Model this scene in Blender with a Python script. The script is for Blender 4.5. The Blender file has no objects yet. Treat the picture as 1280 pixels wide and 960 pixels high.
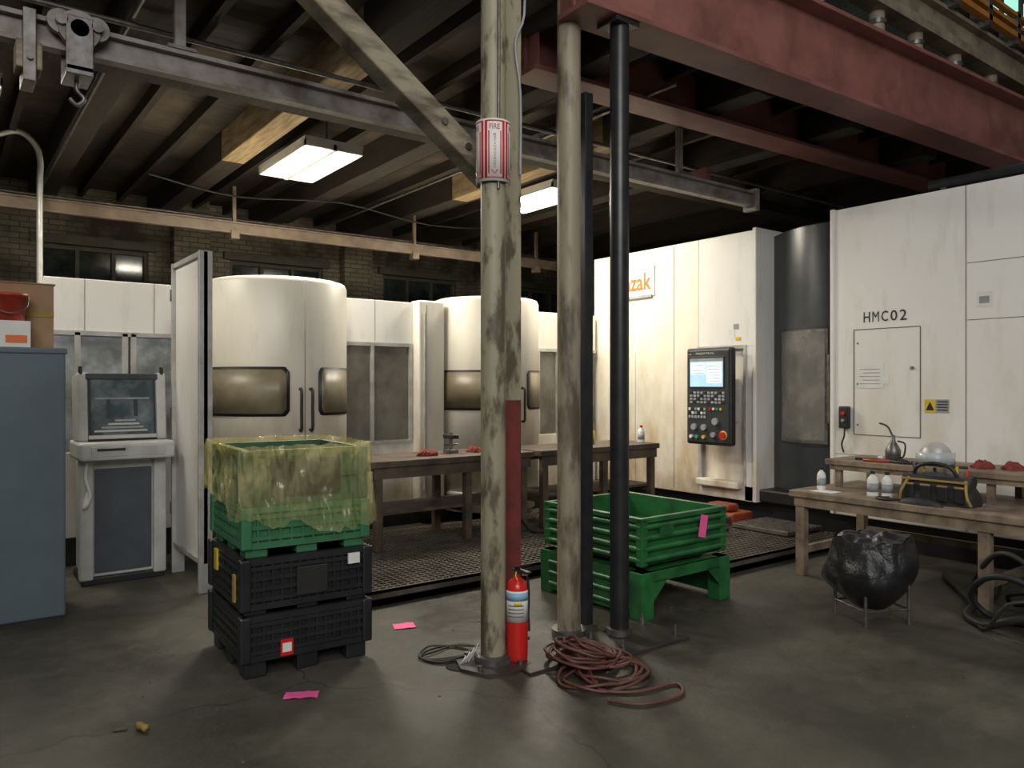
import bpy, bmesh, math, random
from mathutils import Vector, Matrix, noise
random.seed(7)
S=bpy.context.scene
R=math.radians
# ------------------------------------------------------------------ materials
def newmat(name):
    m=bpy.data.materials.new(name); m.use_nodes=True
    nt=m.node_tree; b=nt.nodes['Principled BSDF']; return m,nt,b
def N(nt,t,**k):
    n=nt.nodes.new(t)
    for a,v in k.items(): setattr(n,a,v)
    return n
def mixc(nt,f,a,b,mode='MIX'):
    n=N(nt,'ShaderNodeMix',data_type='RGBA',blend_type=mode)
    for sock,v in ((n.inputs[0],f),(n.inputs[6],a),(n.inputs[7],b)):
        if hasattr(v,'links'): nt.links.new(v,sock)
        elif isinstance(v,(tuple,list)): sock.default_value=(*v[:3],1)
        else: sock.default_value=v
    return n.outputs[2]
def noisef(nt,vec,scale,lo,hi,stretch=(1,1,1),detail=6,rough=.6):
    mp=N(nt,'ShaderNodeMapping'); mp.inputs['Scale'].default_value=stretch
    nt.links.new(vec,mp.inputs['Vector'])
    n=N(nt,'ShaderNodeTexNoise'); n.inputs['Scale'].default_value=scale
    n.inputs['Detail'].default_value=detail; n.inputs['Roughness'].default_value=rough
    nt.links.new(mp.outputs[0],n.inputs['Vector'])
    r=N(nt,'ShaderNodeMapRange'); r.inputs[1].default_value=lo; r.inputs[2].default_value=hi
    nt.links.new(n.outputs['Fac'],r.inputs[0])
    return r.outputs[0],n.outputs['Fac']
def coords(nt): return N(nt,'ShaderNodeNewGeometry').outputs['Position']
def mat(name,c,c2=None,scale=6,rough=.5,metal=0,bump=0,lo=.35,hi=.65,stretch=(1,1,1),rough2=None,emit=None,es=1):
    m,nt,b=newmat(name)
    b.inputs['Roughness'].default_value=rough; b.inputs['Metallic'].default_value=metal
    if c2 is None: c2=tuple(x*.72 for x in c)
    v=coords(nt); f,raw=noisef(nt,v,scale,lo,hi,stretch)
    nt.links.new(mixc(nt,f,c,c2),b.inputs['Base Color'])
    if rough2 is not None:
        r=N(nt,'ShaderNodeMapRange'); r.inputs[3].default_value=rough; r.inputs[4].default_value=rough2
        nt.links.new(f,r.inputs[0]); nt.links.new(r.outputs[0],b.inputs['Roughness'])
    if bump:
        bp=N(nt,'ShaderNodeBump'); bp.inputs['Strength'].default_value=bump; bp.inputs['Distance'].default_value=.02
        nt.links.new(raw,bp.inputs['Height']); nt.links.new(bp.outputs[0],b.inputs['Normal'])
    if emit:
        b.inputs['Emission Color'].default_value=(*emit,1); b.inputs['Emission Strength'].default_value=es
    return m
def machine_white(name,base=(.72,.70,.65),stain=(.42,.27,.10),z0=.3,z1=2.2,amt=.8):
    m,nt,b=newmat(name); b.inputs['Roughness'].default_value=.38
    v=coords(nt)
    sx=N(nt,'ShaderNodeSeparateXYZ'); nt.links.new(v,sx.inputs[0])
    g=N(nt,'ShaderNodeMapRange'); g.inputs[1].default_value=z1; g.inputs[2].default_value=z0
    nt.links.new(sx.outputs[2],g.inputs[0])
    f,_=noisef(nt,v,2.2,.42,.72,(1,1,.45)); f2,_=noisef(nt,v,9,.55,.8,(1,1,.25))
    a=N(nt,'ShaderNodeMath',operation='MULTIPLY'); nt.links.new(g.outputs[0],a.inputs[0]); nt.links.new(f,a.inputs[1])
    a2=N(nt,'ShaderNodeMath',operation='MULTIPLY',use_clamp=True); nt.links.new(a.outputs[0],a2.inputs[0]); a2.inputs[1].default_value=amt
    c=mixc(nt,a2.outputs[0],base,stain)
    a3=N(nt,'ShaderNodeMath',operation='MULTIPLY'); nt.links.new(f2,a3.inputs[0]); a3.inputs[1].default_value=.28
    c=mixc(nt,a3.outputs[0],c,(.38,.31,.21))
    nt.links.new(c,b.inputs['Base Color']); return m

white=machine_white('machine_white',(.78,.765,.73))
white_warm=machine_white('machine_white_oily',(.78,.745,.66),(.36,.22,.09),.3,2.0,1.0)
white_amber=machine_white('machine_white_amber',(.78,.74,.63),(.48,.29,.11),.2,2.5,1.35)
seam=mat('panel_seam',(.16,.14,.11),rough=.7)
darkpanel=mat('door_dark_gray',(.030,.036,.041),(.042,.047,.05),rough=.3)
blk=mat('black_plastic',(.012,.012,.013),(.025,.025,.025),rough=.45)
blkrub=mat('black_rubber',(.02,.02,.02),rough=.6)
amber=mat('oily_window_glass',(.27,.235,.16),(.16,.13,.08),scale=3,rough=.3,rough2=.5)
grayglass=mat('grimy_glass',(.20,.19,.16),(.11,.10,.08),scale=4,rough=.25,rough2=.5)
doorglass=mat('machine_door_glass',(.10,.10,.095),(.20,.19,.17),scale=2.2,rough=.12,rough2=.35)
skyglass=mat('glass_painted_reflection',(.60,.66,.70),(.20,.21,.20),scale=3.2,rough=.12,rough2=.3)  # bright bluish reflection painted into the glass colour
alu=mat('aluminium_frame',(.55,.55,.53),(.38,.37,.34),metal=.3,rough=.4)
steel=mat('worn_steel',(.22,.22,.22),(.12,.10,.08),metal=.7,rough=.4,scale=12)
railmat=mat('worn_rail_steel',(.28,.26,.245),(.12,.095,.075),metal=.2,rough=.5,scale=5,bump=.1)
brownrail=mat('painted_rail_brown',(.20,.15,.105),(.12,.085,.06),rough=.6,scale=5)
redox=mat('red_oxide_beam',(.255,.10,.085),(.15,.06,.05),rough=.5,scale=3,bump=.08)
redpost=mat('red_post_paint',(.20,.035,.03),(.10,.03,.025),rough=.55,scale=9)
peel=mat('peeling_cream_paint',(.31,.285,.195),(.11,.085,.055),scale=9,lo=.50,hi=.60,rough=.5,bump=.2,stretch=(1,1,.35))
peel2=mat('peeling_tan_paint',(.29,.25,.175),(.10,.075,.05),scale=6,lo=.46,hi=.60,rough=.5,bump=.2,stretch=(1,1,.3))
darkpipe=mat('dark_steel_pipe',(.026,.030,.032),(.045,.045,.045),metal=.5,rough=.35,scale=9)
timber=mat('old_painted_timber',(.30,.26,.18),(.11,.085,.06),scale=6,lo=.4,hi=.62,rough=.8,bump=.4,stretch=(.6,.6,2))
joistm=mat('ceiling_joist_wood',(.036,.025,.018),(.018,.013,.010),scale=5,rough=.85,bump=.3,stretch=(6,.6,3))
joist_lit=mat('ceiling_joist_lamplit',(.42,.31,.17),(.20,.14,.07),scale=5,rough=.8,bump=.2,stretch=(6,.6,3))  # joist wood with the lamp light painted into its colour
bench=mat('bench_wood_greasy',(.13,.09,.06),(.045,.037,.03),scale=6,rough=.6,bump=.2)
benchtan=mat('bench_steel_tan',(.29,.22,.15),(.12,.09,.065),scale=7,rough=.6)
cabblue=mat('cabinet_blue_gray',(.10,.135,.16),(.08,.108,.13),scale=2,rough=.4)
cardboard=mat('cardboard',(.36,.23,.135),(.29,.18,.10),rough=.85)
redp=mat('red_plastic',(.50,.05,.025),rough=.4)
redfe=mat('extinguisher_red',(.62,.02,.015),(.55,.02,.015),rough=.25)
label=mat('label_white',(.75,.75,.72),(.68,.68,.64),rough=.5)
labelb=mat('label_blue',(.25,.45,.62),rough=.5)
signred=mat('sign_red',(.50,.03,.04),(.42,.03,.035),rough=.45)
yellow=mat('label_yellow',(.75,.55,.03),rough=.5)
pink=mat('pink_tag_paper',(.95,.13,.38),(.88,.11,.34),rough=.7)
grn=mat('green_painted_steel',(.025,.17,.045),(.016,.08,.027),scale=6,rough=.4)
grn2=mat('green_plastic',(.05,.20,.09),(.035,.14,.065),scale=4,rough=.45)
grn3=mat('dark_green_plastic',(.05,.12,.065),(.03,.075,.04),scale=4,rough=.45)
crateb=mat('black_crate_plastic',(.011,.012,.014),(.020,.021,.024),scale=5,rough=.4)
orange=mat('logo_orange',(.80,.16,.03),(.75,.15,.03),rough=.5)
orail=mat('crane_rail_orange',(.55,.22,.04),(.40,.15,.03),rough=.5)
beige=mat('beige_girder_paint',(.33,.28,.20),(.17,.14,.10),scale=4,rough=.6)
cable=mat('red_brown_hose',(.15,.055,.042),(.09,.038,.03),rough=.5)
bagm=mat('black_bag_film',(.011,.011,.012),(.018,.018,.020),rough=.3,bump=.7,scale=12)
graydoor=mat('console_gray_panel',(.06,.07,.085),(.075,.085,.1),rough=.4)
silver=mat('console_light_gray',(.55,.55,.53),(.44,.43,.40),rough=.4)
scrglass=mat('console_glass',(.06,.08,.09),(.20,.23,.25),scale=5,lo=.45,hi=.7,rough=.1)  # lighter patches are reflections painted into the dark glass
keyg=mat('key_gray',(.35,.36,.37),rough=.5)
debm=mat('debris_gray',(.16,.15,.13),rough=.8)
grate=mat('grating_steel',(.16,.135,.11),(.07,.058,.048),metal=.3,rough=.45,scale=5)
void=mat('painted_gap_dark',(.012,.011,.01),rough=.9)  # near-black colour painted where holes and gaps look dark
basem=mat('base_plate_oily_steel',(.03,.027,.023),(.05,.04,.03),rough=.5)
tankblue=mat('tape_green_dot',(.05,.35,.2),rough=.5)
redrag=mat('red_shop_rag',(.26,.05,.035),(.16,.03,.025),scale=30,rough=.9,bump=.5)
bagtan=mat('tool_bag_yellow',(.36,.25,.06),rough=.8)
redmech=mat('red_orange_casting',(.30,.055,.02),(.15,.035,.015),rough=.5)
wallgray=mat('plaster_brown_wall',(.14,.12,.10),(.08,.07,.06),scale=1.5,rough=.9)
tube=mat('fluorescent_tube',(1,1,1),(1,1,1),emit=(1,.95,.84),es=14)
screen=mat('control_screen',(.3,.5,.7),emit=(.42,.62,.85),es=.75)
screenw=mat('control_screen_text',(.8,.85,.9),emit=(.85,.9,1),es=.7)
clerest=mat('clerestory_glazing',(.3,.6,.5),(.2,.5,.4),emit=(.45,.95,.78),es=.9,scale=2)
def floor_mat():
    m,nt,b=newmat('oily_concrete_floor'); v=coords(nt)
    f1,_=noisef(nt,v,.8,.38,.62,detail=10,rough=.68); f2,r2=noisef(nt,v,6,.4,.75,detail=8,rough=.7); f3,_=noisef(nt,v,28,.56,.7); f4,_=noisef(nt,v,2.1,.52,.66,detail=10,rough=.75)
    c=mixc(nt,f1,(.034,.031,.023),(.085,.079,.058))
    k=N(nt,'ShaderNodeMath',operation='MULTIPLY'); nt.links.new(f4,k.inputs[0]); k.inputs[1].default_value=.5
    c=mixc(nt,k.outputs[0],c,(.125,.115,.085))
    k=N(nt,'ShaderNodeMath',operation='MULTIPLY'); nt.links.new(f2,k.inputs[0]); k.inputs[1].default_value=.55
    c=mixc(nt,k.outputs[0],c,(.028,.025,.019))
    k=N(nt,'ShaderNodeMath',operation='MULTIPLY'); nt.links.new(f3,k.inputs[0]); k.inputs[1].default_value=.25
    c=mixc(nt,k.outputs[0],c,(.12,.115,.09))
    vo=N(nt,'ShaderNodeTexVoronoi',feature='DISTANCE_TO_EDGE'); vo.inputs['Scale'].default_value=.42
    nz=N(nt,'ShaderNodeTexNoise'); nz.inputs['Scale'].default_value=2.5; nz.inputs['Detail'].default_value=5; nt.links.new(v,nz.inputs['Vector'])
    mv=N(nt,'ShaderNodeVectorMath',operation='MULTIPLY_ADD'); nt.links.new(nz.outputs['Color'],mv.inputs[0]); mv.inputs[1].default_value=(.35,.35,0); nt.links.new(v,mv.inputs[2])
    nt.links.new(mv.outputs[0],vo.inputs['Vector'])
    cr=N(nt,'ShaderNodeMapRange'); cr.inputs[1].default_value=.001; cr.inputs[2].default_value=.004; cr.inputs[3].default_value=.6; cr.inputs[4].default_value=0
    nt.links.new(vo.outputs['Distance'],cr.inputs[0])
    c=mixc(nt,cr.outputs[0],c,(.010,.009,.008))
    nt.links.new(c,b.inputs['Base Color'])
    r=N(nt,'ShaderNodeMapRange'); r.inputs[3].default_value=.36; r.inputs[4].default_value=.68; nt.links.new(f1,r.inputs[0]); nt.links.new(r.outputs[0],b.inputs['Roughness'])
    bp=N(nt,'ShaderNodeBump'); bp.inputs['Strength'].default_value=.35; bp.inputs['Distance'].default_value=.02; nt.links.new(r2,bp.inputs['Height']); nt.links.new(bp.outputs[0],b.inputs['Normal'])
    return m
def brick_mat(name,ax,c1,c2,mortar,bw,bh,ms,dirt,bumps=.4):
    m,nt,b=newmat(name); v=coords(nt); b.inputs['Roughness'].default_value=.85
    s=N(nt,'ShaderNodeSeparateXYZ'); nt.links.new(v,s.inputs[0]); cb=N(nt,'ShaderNodeCombineXYZ')
    nt.links.new(s.outputs[ax[0]],cb.inputs[0]); nt.links.new(s.outputs[ax[1]],cb.inputs[1])
    t=N(nt,'ShaderNodeTexBrick'); nt.links.new(cb.outputs[0],t.inputs['Vector'])
    t.inputs['Color1'].default_value=(*c1,1); t.inputs['Color2'].default_value=(*c2,1); t.inputs['Mortar'].default_value=(*mortar,1)
    t.inputs['Scale'].default_value=1; t.inputs['Brick Width'].default_value=bw; t.inputs['Row Height'].default_value=bh; t.inputs['Mortar Size'].default_value=ms
    f,_=noisef(nt,v,1.3,.42,.62)
    nt.links.new(mixc(nt,f,t.outputs['Color'],dirt),b.inputs['Base Color'])
    bp=N(nt,'ShaderNodeBump'); bp.inputs['Strength'].default_value=bumps; bp.inputs['Distance'].default_value=.01; bp.invert=True
    nt.links.new(t.outputs['Fac'],bp.inputs['Height']); nt.links.new(bp.outputs[0],b.inputs['Normal']); return m
floorm=floor_mat()
brick=brick_mat('painted_brick',(0,2),(.30,.275,.205),(.23,.21,.155),(.12,.105,.08),.22,.075,.008,(.065,.055,.04))
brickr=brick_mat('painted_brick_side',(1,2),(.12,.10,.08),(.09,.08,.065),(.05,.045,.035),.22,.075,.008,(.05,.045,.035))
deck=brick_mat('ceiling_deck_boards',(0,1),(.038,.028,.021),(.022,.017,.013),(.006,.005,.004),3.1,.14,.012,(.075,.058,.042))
def film_mat():
    m,nt,b=newmat('yellow_plastic_film')
    b.inputs['Base Color'].default_value=(.88,.80,.42,1); b.inputs['Roughness'].default_value=.14
    b.inputs['Specular IOR Level'].default_value=1.0
    out=nt.nodes['Material Output']
    tr=N(nt,'ShaderNodeBsdfTransparent'); tr.inputs[0].default_value=(.99,.97,.78,1)
    mx=N(nt,'ShaderNodeMixShader'); v=coords(nt); f,raw=noisef(nt,v,4,.45,.72,(1,1,.6))
    r=N(nt,'ShaderNodeMapRange'); r.inputs[3].default_value=.12; r.inputs[4].default_value=.50; nt.links.new(f,r.inputs[0]); nt.links.new(r.outputs[0],mx.inputs[0])
    nt.links.new(tr.outputs[0],mx.inputs[1]); nt.links.new(b.outputs[0],mx.inputs[2]); nt.links.new(mx.outputs[0],out.inputs[0])
    f3,raw3=noisef(nt,v,8,.3,.7,(1,1,.5),detail=2)
    bp=N(nt,'ShaderNodeBump'); bp.inputs['Strength'].default_value=1; bp.inputs['Distance'].default_value=.08; nt.links.new(raw3,bp.inputs['Height']); nt.links.new(bp.outputs[0],b.inputs['Normal'])
    return m
film=film_mat()
# ------------------------------------------------------------------ mesh builder
class B:
    def __init__(s,name): s.name=name; s.bm=bmesh.new(); s.mats=[]
    def mi(s,m):
        if m not in s.mats: s.mats.append(m)
        return s.mats.index(m)
    def geo(s,vs,fs,m,smooth=False,M=None):
        i=s.mi(m); V=[s.bm.verts.new((M@Vector(v)) if M else v) for v in vs]
        for f in fs:
            try:
                F=s.bm.faces.new([V[k] for k in f]); F.material_index=i; F.smooth=smooth
            except ValueError: pass
    def box(s,x0,x1,y0,y1,z0,z1,m,bev=0,M=None,seg=2):
        if bev<=0:
            vs=[(x,y,z) for x in (x0,x1) for y in (y0,y1) for z in (z0,z1)]
            s.geo(vs,[(0,1,3,2),(4,6,7,5),(0,4,5,1),(2,3,7,6),(0,2,6,4),(1,5,7,3)],m,False,M); return
        t=bmesh.new(); bmesh.ops.create_cube(t,size=1)
        for v in t.verts: v.co=Vector(((x0+x1)/2+v.co.x*(x1-x0),(y0+y1)/2+v.co.y*(y1-y0),(z0+z1)/2+v.co.z*(z1-z0)))
        bmesh.ops.bevel(t,geom=t.edges[:],offset=bev,segments=seg,affect='EDGES',profile=.5)
        t.verts.index_update(); s.geo([v.co.copy() for v in t.verts],[[v.index for v in f.verts] for f in t.faces],m,False,M); t.free()
    def cyl(s,p0,p1,r,m,n=18,r1=None,caps=True):
        p0=Vector(p0);p1=Vector(p1); r1=r if r1 is None else r1; d=(p1-p0).normalized()
        a=d.orthogonal().normalized(); b=d.cross(a); vs=[];fs=[]
        for p,q in ((p0,r),(p1,r1)):
            for i in range(n): t=2*math.pi*i/n; vs.append(p+(a*math.cos(t)+b*math.sin(t))*q)
        for i in range(n): j=(i+1)%n; fs.append((i,j,n+j,n+i))
        s.geo(vs,fs,m,True)
        if caps: s.geo(vs[:n],[tuple(range(n))[::-1]],m); s.geo(vs[n:],[tuple(range(n))],m)
    def lathe(s,c,prof,m,n=24):
        vs=[];fs=[];k=len(prof)
        for r,z in prof:
            for i in range(n): t=2*math.pi*i/n; vs.append((c[0]+r*math.cos(t),c[1]+r*math.sin(t),c[2]+z))
        for a in range(k-1):
            for i in range(n): j=(i+1)%n; fs.append((a*n+i,a*n+j,(a+1)*n+j,(a+1)*n+i))
        s.geo(vs,fs,m,True)
    def tube(s,pts,r,m,n=8,sm=4,closed=False):
        P=[Vector(p) for p in pts]
        if sm>1 and len(P)>2:
            Q=[];L=len(P); rng=range(L if closed else L-1)
            for i in rng:
                g=(lambda k:P[k%L]) if closed else (lambda k:P[max(0,min(L-1,k))])
                a,b,c,d=g(i-1),g(i),g(i+1),g(i+2)
                for j in range(sm):
                    t=j/sm; Q.append(.5*((2*b)+(c-a)*t+(2*a-5*b+4*c-d)*t*t+(3*b-a-3*c+d)*t**3))
            if not closed: Q.append(P[-1])
            P=Q
        vs=[];fs=[];prev=None
        for i,p in enumerate(P):
            d=(P[min(i+1,len(P)-1)]-P[max(i-1,0)]);
            if d.length<1e-9: d=Vector((1,0,0))
            d.normalize()
            if prev is None: a=d.orthogonal().normalized()
            else:
                a=prev-d*prev.dot(d); a=a.normalized() if a.length>1e-6 else d.orthogonal().normalized()
            prev=a; b=d.cross(a)
            for k in range(n): t=2*math.pi*k/n; vs.append(p+(a*math.cos(t)+b*math.sin(t))*r)
        for i in range(len(P)-1):
            for k in range(n): j=(k+1)%n; fs.append((i*n+k,i*n+j,(i+1)*n+j,(i+1)*n+k))
        s.geo(vs,fs,m,True); s.geo(vs[:n],[tuple(range(n))],m); s.geo(vs[-n:],[tuple(range(n))],m)
    def grid(s,fn,nu,nv,m,smooth=True):
        vs=[fn(i/nu,j/nv) for i in range(nu+1) for j in range(nv+1)]
        fs=[(i*(nv+1)+j,(i+1)*(nv+1)+j,(i+1)*(nv+1)+j+1,i*(nv+1)+j+1) for i in range(nu) for j in range(nv)]
        s.geo(vs,fs,m,smooth)
    def cpatch(s,c,r,a0,a1,z0,z1,m,cr=.0,n=24,th=.006):
        A0,A1=R(a0),R(a1); w=abs(A1-A0)*r; vs=[];fs=[]
        for i in range(n+1):
            t=i/n; e=min(t,1-t)*w; ins=0
            if cr and e<cr: ins=cr-math.sqrt(max(0,cr*cr-(cr-e)**2))
            a=A0+(A1-A0)*t
            for rr in (r,r+th):
                for z in (z0+ins,z1-ins): vs.append((c[0]+rr*math.cos(a),c[1]+rr*math.sin(a),z))
        for i in range(n):
            k=4*i; fs+= [(k+2,k+6,k+7,k+3),(k,k+4,k+6,k+2),(k+1,k+3,k+7,k+5)]
        fs+=[(0,2,3,1),(4*n,4*n+1,4*n+3,4*n+2)]
        s.geo(vs,fs,m,True)
    def text(s,txt,o,xd,yd,w,h,m,wrap=None,off=0.0,bold=0):
        cu=bpy.data.curves.new('t','FONT'); cu.body=txt; cu.size=1; cu.offset=bold; cu.resolution_u=3
        ob=bpy.data.objects.new('t',cu); S.collection.objects.link(ob)
        bpy.context.view_layer.update(); dg=bpy.context.evaluated_depsgraph_get()
        me=bpy.data.meshes.new_from_object(ob.evaluated_get(dg))
        X=[v.co.x for v in me.vertices]; Y=[v.co.y for v in me.vertices]
        x0,x1,y0,y1=min(X),max(X),min(Y),max(Y); xd=Vector(xd or (1,0,0));yd=Vector(yd or (0,0,1));o=Vector(o); vs=[]
        for v in me.vertices:
            a=(v.co.x-x0)/(x1-x0)*w; b=(v.co.y-y0)/(y1-y0)*h
            if wrap:
                c,r,a0=wrap; t=a0+a/r; vs.append((c[0]+r*math.cos(t),c[1]+r*math.sin(t),o.z+b))
            else: vs.append(o+xd*a+yd*b)
        s.geo(vs,[tuple(p.vertices) for p in me.polygons],m)
        bpy.data.objects.remove(ob); bpy.data.curves.remove(cu); bpy.data.meshes.remove(me)
    def done(s,M=None,recalc=True):
        if recalc: bmesh.ops.recalc_face_normals(s.bm,faces=s.bm.faces[:])
        me=bpy.data.meshes.new(s.name); s.bm.to_mesh(me); s.bm.free()
        for m in s.mats: me.materials.append(m)
        o=bpy.data.objects.new(s.name,me); S.collection.objects.link(o)
        if M: o.matrix_world=M
        return o
def rotz(deg,c): return Matrix.Translation(c)@Matrix.Rotation(R(deg),4,'Z')
def nz(x,y,z=0,s=1): return noise.noise(Vector((x*s,y*s,z*s)))
# ------------------------------------------------------------------ room
b=B('floor'); b.box(-8,14,-8,13,-.2,0,floorm); b.done()
wins=[(1.1,2.45),(3.6,5.1),(6.2,7.7),(9,10.5)]
b=B('wall_back'); b.box(-8,14,12,12.3,0,2.2,brick); b.box(-8,14,12,12.3,3.5,4.3,brick)
xs=-8
for a,c in wins: b.box(xs,a,12,12.3,2.2,3.5,brick); xs=c
b.box(xs,14,12,12.3,2.2,3.5,brick)
for x in (.3,3.0,5.65,8.3): b.box(x-.25,x+.25,11.8,12,0,4.3,brick)
b.done()
wglass=mat('dark_window_glass',(.015,.022,.02),(.05,.07,.06),scale=5,rough=.1)  # dark greenish glass with uneven tone
frame=mat('window_frame_paint',(.12,.11,.085),rough=.7)
for i,(a,c) in enumerate(wins):
    b=B('window_%d'%(i+1)); b.box(a,c,12.1,12.12,2.2,3.5,wglass)
    for x in (a,a+(c-a)/3-.02,a+(c-a)*2/3-.02,c-.05): b.box(x,x+.05,12.04,12.1,2.2,3.5,frame)
    for z in (2.2,2.82,3.44): b.box(a,c,12.05,12.1,z,z+.06,frame)
    b.box(a-.1,c+.1,11.93,12,3.5,3.62,frame)
    b.done()
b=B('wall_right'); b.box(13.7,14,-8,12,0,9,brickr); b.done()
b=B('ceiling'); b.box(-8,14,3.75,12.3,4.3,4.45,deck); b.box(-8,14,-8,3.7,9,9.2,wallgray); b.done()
b=B('ceiling_joist_set')
x=-7.6
while x<13.5:
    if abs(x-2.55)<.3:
        b.box(x-.12,x+.12,3.8,5.0,3.98,4.3,joistm,.01); b.box(x-.12,x+.12,5.0,8.4,3.98,4.3,joist_lit,.01); b.box(x-.12,x+.12,8.4,12,3.98,4.3,joistm,.01)  # middle span in the lit colour, beside the fixture
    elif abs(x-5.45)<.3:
        b.box(x-.12,x+.12,3.8,5.6,3.98,4.3,joistm,.01); b.box(x-.12,x+.12,5.6,8.4,3.98,4.3,joist_lit,.01); b.box(x-.12,x+.12,8.4,12,3.98,4.3,joistm,.01)  # same lit colour painted on the span near the second fixture
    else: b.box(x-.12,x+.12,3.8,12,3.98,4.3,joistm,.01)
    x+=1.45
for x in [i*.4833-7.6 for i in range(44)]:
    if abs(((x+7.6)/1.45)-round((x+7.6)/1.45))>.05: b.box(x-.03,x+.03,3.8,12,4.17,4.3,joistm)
b.box(-8,13.5,5.95,6.2,3.84,3.98,joistm,.01)
b.done()
b=B('ceiling_conduit_run')
for v,z in ((5.4,3.9),(10.2,3.75)): b.tube([(-7,v,z),(13,v,z)],.02,steel,sm=1)
for u in (1.0,4.6): b.tube([(u,4,3.93),(u,11.8,3.93)],.016,steel,sm=1)
b.tube([(1.9,9.3,3.95),(2.9,9.4,3.86),(4.2,9.3,3.95),(5.6,9.4,3.85),(7,9.3,3.95)],.012,blk)
b.done()
b=B('wall_conduit_hook')
b.tube([(.86,9.3,0),(.86,9.3,1.5),(.86,9.3,3.5),(.86,9.3,3.95),(.78,9.3,4.12),(.66,9.3,4.18),(.5,9.3,4.12)],.03,alu); b.done()
b=B('wall_upper_bay')
b.box(-8,13.7,3.66,3.8,4.52,4.66,beige,.01)
b.box(-8,13.7,3.95,4.05,4.45,5.1,joistm)
b.box(-8,13.7,3.6,3.78,5.1,5.2,beige); b.box(-8,13.7,3.68,3.72,5.2,5.42,beige); b.box(-8,13.7,3.6,3.78,5.42,5.46,beige)
b.box(-8,13.7,3.74,3.82,5.46,5.75,joistm)
b.box(-8,13.7,3.74,3.82,7.8,9,wallgray)
b.done()
b=B('window_clerestory'); b.box(-8,13.7,3.76,3.78,5.75,7.8,clerest)
for i in range(39): b.box(-8+i*.56,-7.96+i*.56,3.72,3.76,5.75,7.8,joistm)
for z in (6.25,6.8,7.3): b.box(-8,13.7,3.72,3.76,z,z+.04,joistm)
b.done()
b=B('crane_runway_rail')
b.box(-8,13.7,3.5,3.58,5.50,5.56,orail); b.box(-8,13.7,3.5,3.58,5.62,5.66,orail); b.box(-8,13.7,3.5,3.56,5.74,5.78,orail)
for i in range(28): b.box(-7.5+i*.75,-7.42+i*.75,3.5,3.7,5.44,5.80,steel)
b.done()
b=B('pipe_stub_post_row')
for u in (3.2,4.4,5.7,7.1,7.85,8.7,9.6,11): b.cyl((u,3.73,4.66),(u,3.73,5.1),.07,beige); b.cyl((u,3.73,4.66),(u,3.73,4.7),.11,steel); b.cyl((u,3.73,4.98),(u,3.73,5.02),.085,steel)
b.done()
def ibeam(name,u0,u1,v0,v1,z0,z1,m,tf=.035,tw=.025,M=None):
    b=B(name); vc=(v0+v1)/2
    b.box(u0,u1,v0,v1,z0,z0+tf,m,.004); b.box(u0,u1,v0,v1,z1-tf,z1,m,.004); b.box(u0,u1,vc-tw/2,vc+tw/2,z0+tf,z1-tf,m)
    b.box(u0+.02,u0+.04,v0+.01,v1-.01,z0+tf,z1-tf,m)
    b.done(M)
Mb=Matrix.Translation((3.1,3.4,0))@Matrix.Rotation(R(-2.4),4,'Z')
ibeam('red_steel_beam',0,10.3,-.02,.28,3.87,4.54,redox,M=Mb)
ibeam('red_steel_beam',.35,10.3,.98,1.28,3.90,4.52,redox,M=Mb)
b=B('overhead_pipe'); b.tube([(7.33,3.35,3.42),(7.33,-.5,3.42)],.05,darkpipe,sm=1)
for v in (3.2,1.8,.4): b.box(7.30,7.36,v,v+.05,3.35,3.44,steel)
b.done()
# ------------------------------------------------------------------ overhead rails
b=B('overhead_trolley_rail')
b.box(-7,6.66,4.76,4.84,3.40,3.425,railmat); b.box(-7,6.66,4.74,4.86,3.525,3.55,railmat); b.box(-7,6.66,4.785,4.815,3.425,3.525,railmat)
b.box(6.62,6.68,4.72,4.88,3.36,3.58,railmat,.005)
for u in (-3,-1.75,1.15,4.1,5.55):
    b.box(u-.03,u+.03,4.78,4.82,3.55,3.98,railmat); b.box(u-.08,u+.08,4.73,4.87,3.55,3.57,steel)
b.box(5.85,5.91,4.72,4.88,3.55,3.66,redpost)
b.done()
b=B('rail_trolley')
for u in (.53,.70):
    b.cyl((u,4.70,3.53),(u,4.74,3.53),.065,steel,24); b.cyl((u,4.66,3.53),(u,4.70,3.53),.03,steel)
b.cyl((.615,4.68,3.5),(.615,4.72,3.5),.10,railmat,28); b.cyl((.615,4.66,3.5),(.615,4.68,3.5),.045,steel,20)
b.box(.55,.68,4.66,4.68,3.27,3.56,steel,.005); b.box(.55,.68,4.86,4.88,3.27,3.56,steel,.005); b.box(.55,.68,4.66,4.88,3.25,3.30,steel,.005)
b.tube([(.615,4.77,3.26),(.615,4.77,3.2),(.65,4.77,3.16),(.615,4.77,3.12),(.58,4.77,3.15)],.012,steel)
b.done()
b=B('rail_end_clamp'); b.box(.33,.45,4.72,4.88,3.25,3.40,timber,.01); b.box(.36,.42,4.70,4.90,3.18,3.56,steel,.004)
b.cyl((.39,4.68,3.3),(.39,4.92,3.3),.015,steel); b.done()
b=B('overhead_conductor_rail')
b.box(-7,8,9.46,9.54,3.43,3.45,brownrail); b.box(-7,8,9.46,9.54,3.55,3.57,brownrail); b.box(-7,8,9.48,9.50,3.45,3.55,brownrail)
for u in (-2,.4,2.9,5.4,7.6): b.box(u-.02,u+.02,9.48,9.52,3.57,4.0,brownrail); b.box(u-.05,u+.05,9.44,9.56,3.36,3.46,brownrail,.005)
b.done()
b=B('diagonal_timber_brace')
p0=Vector((2.72,3.86,2.86)); p1=Vector((1.23,3.86,3.91)); d=(p1-p0); L=d.length; d.normalize()
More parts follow.
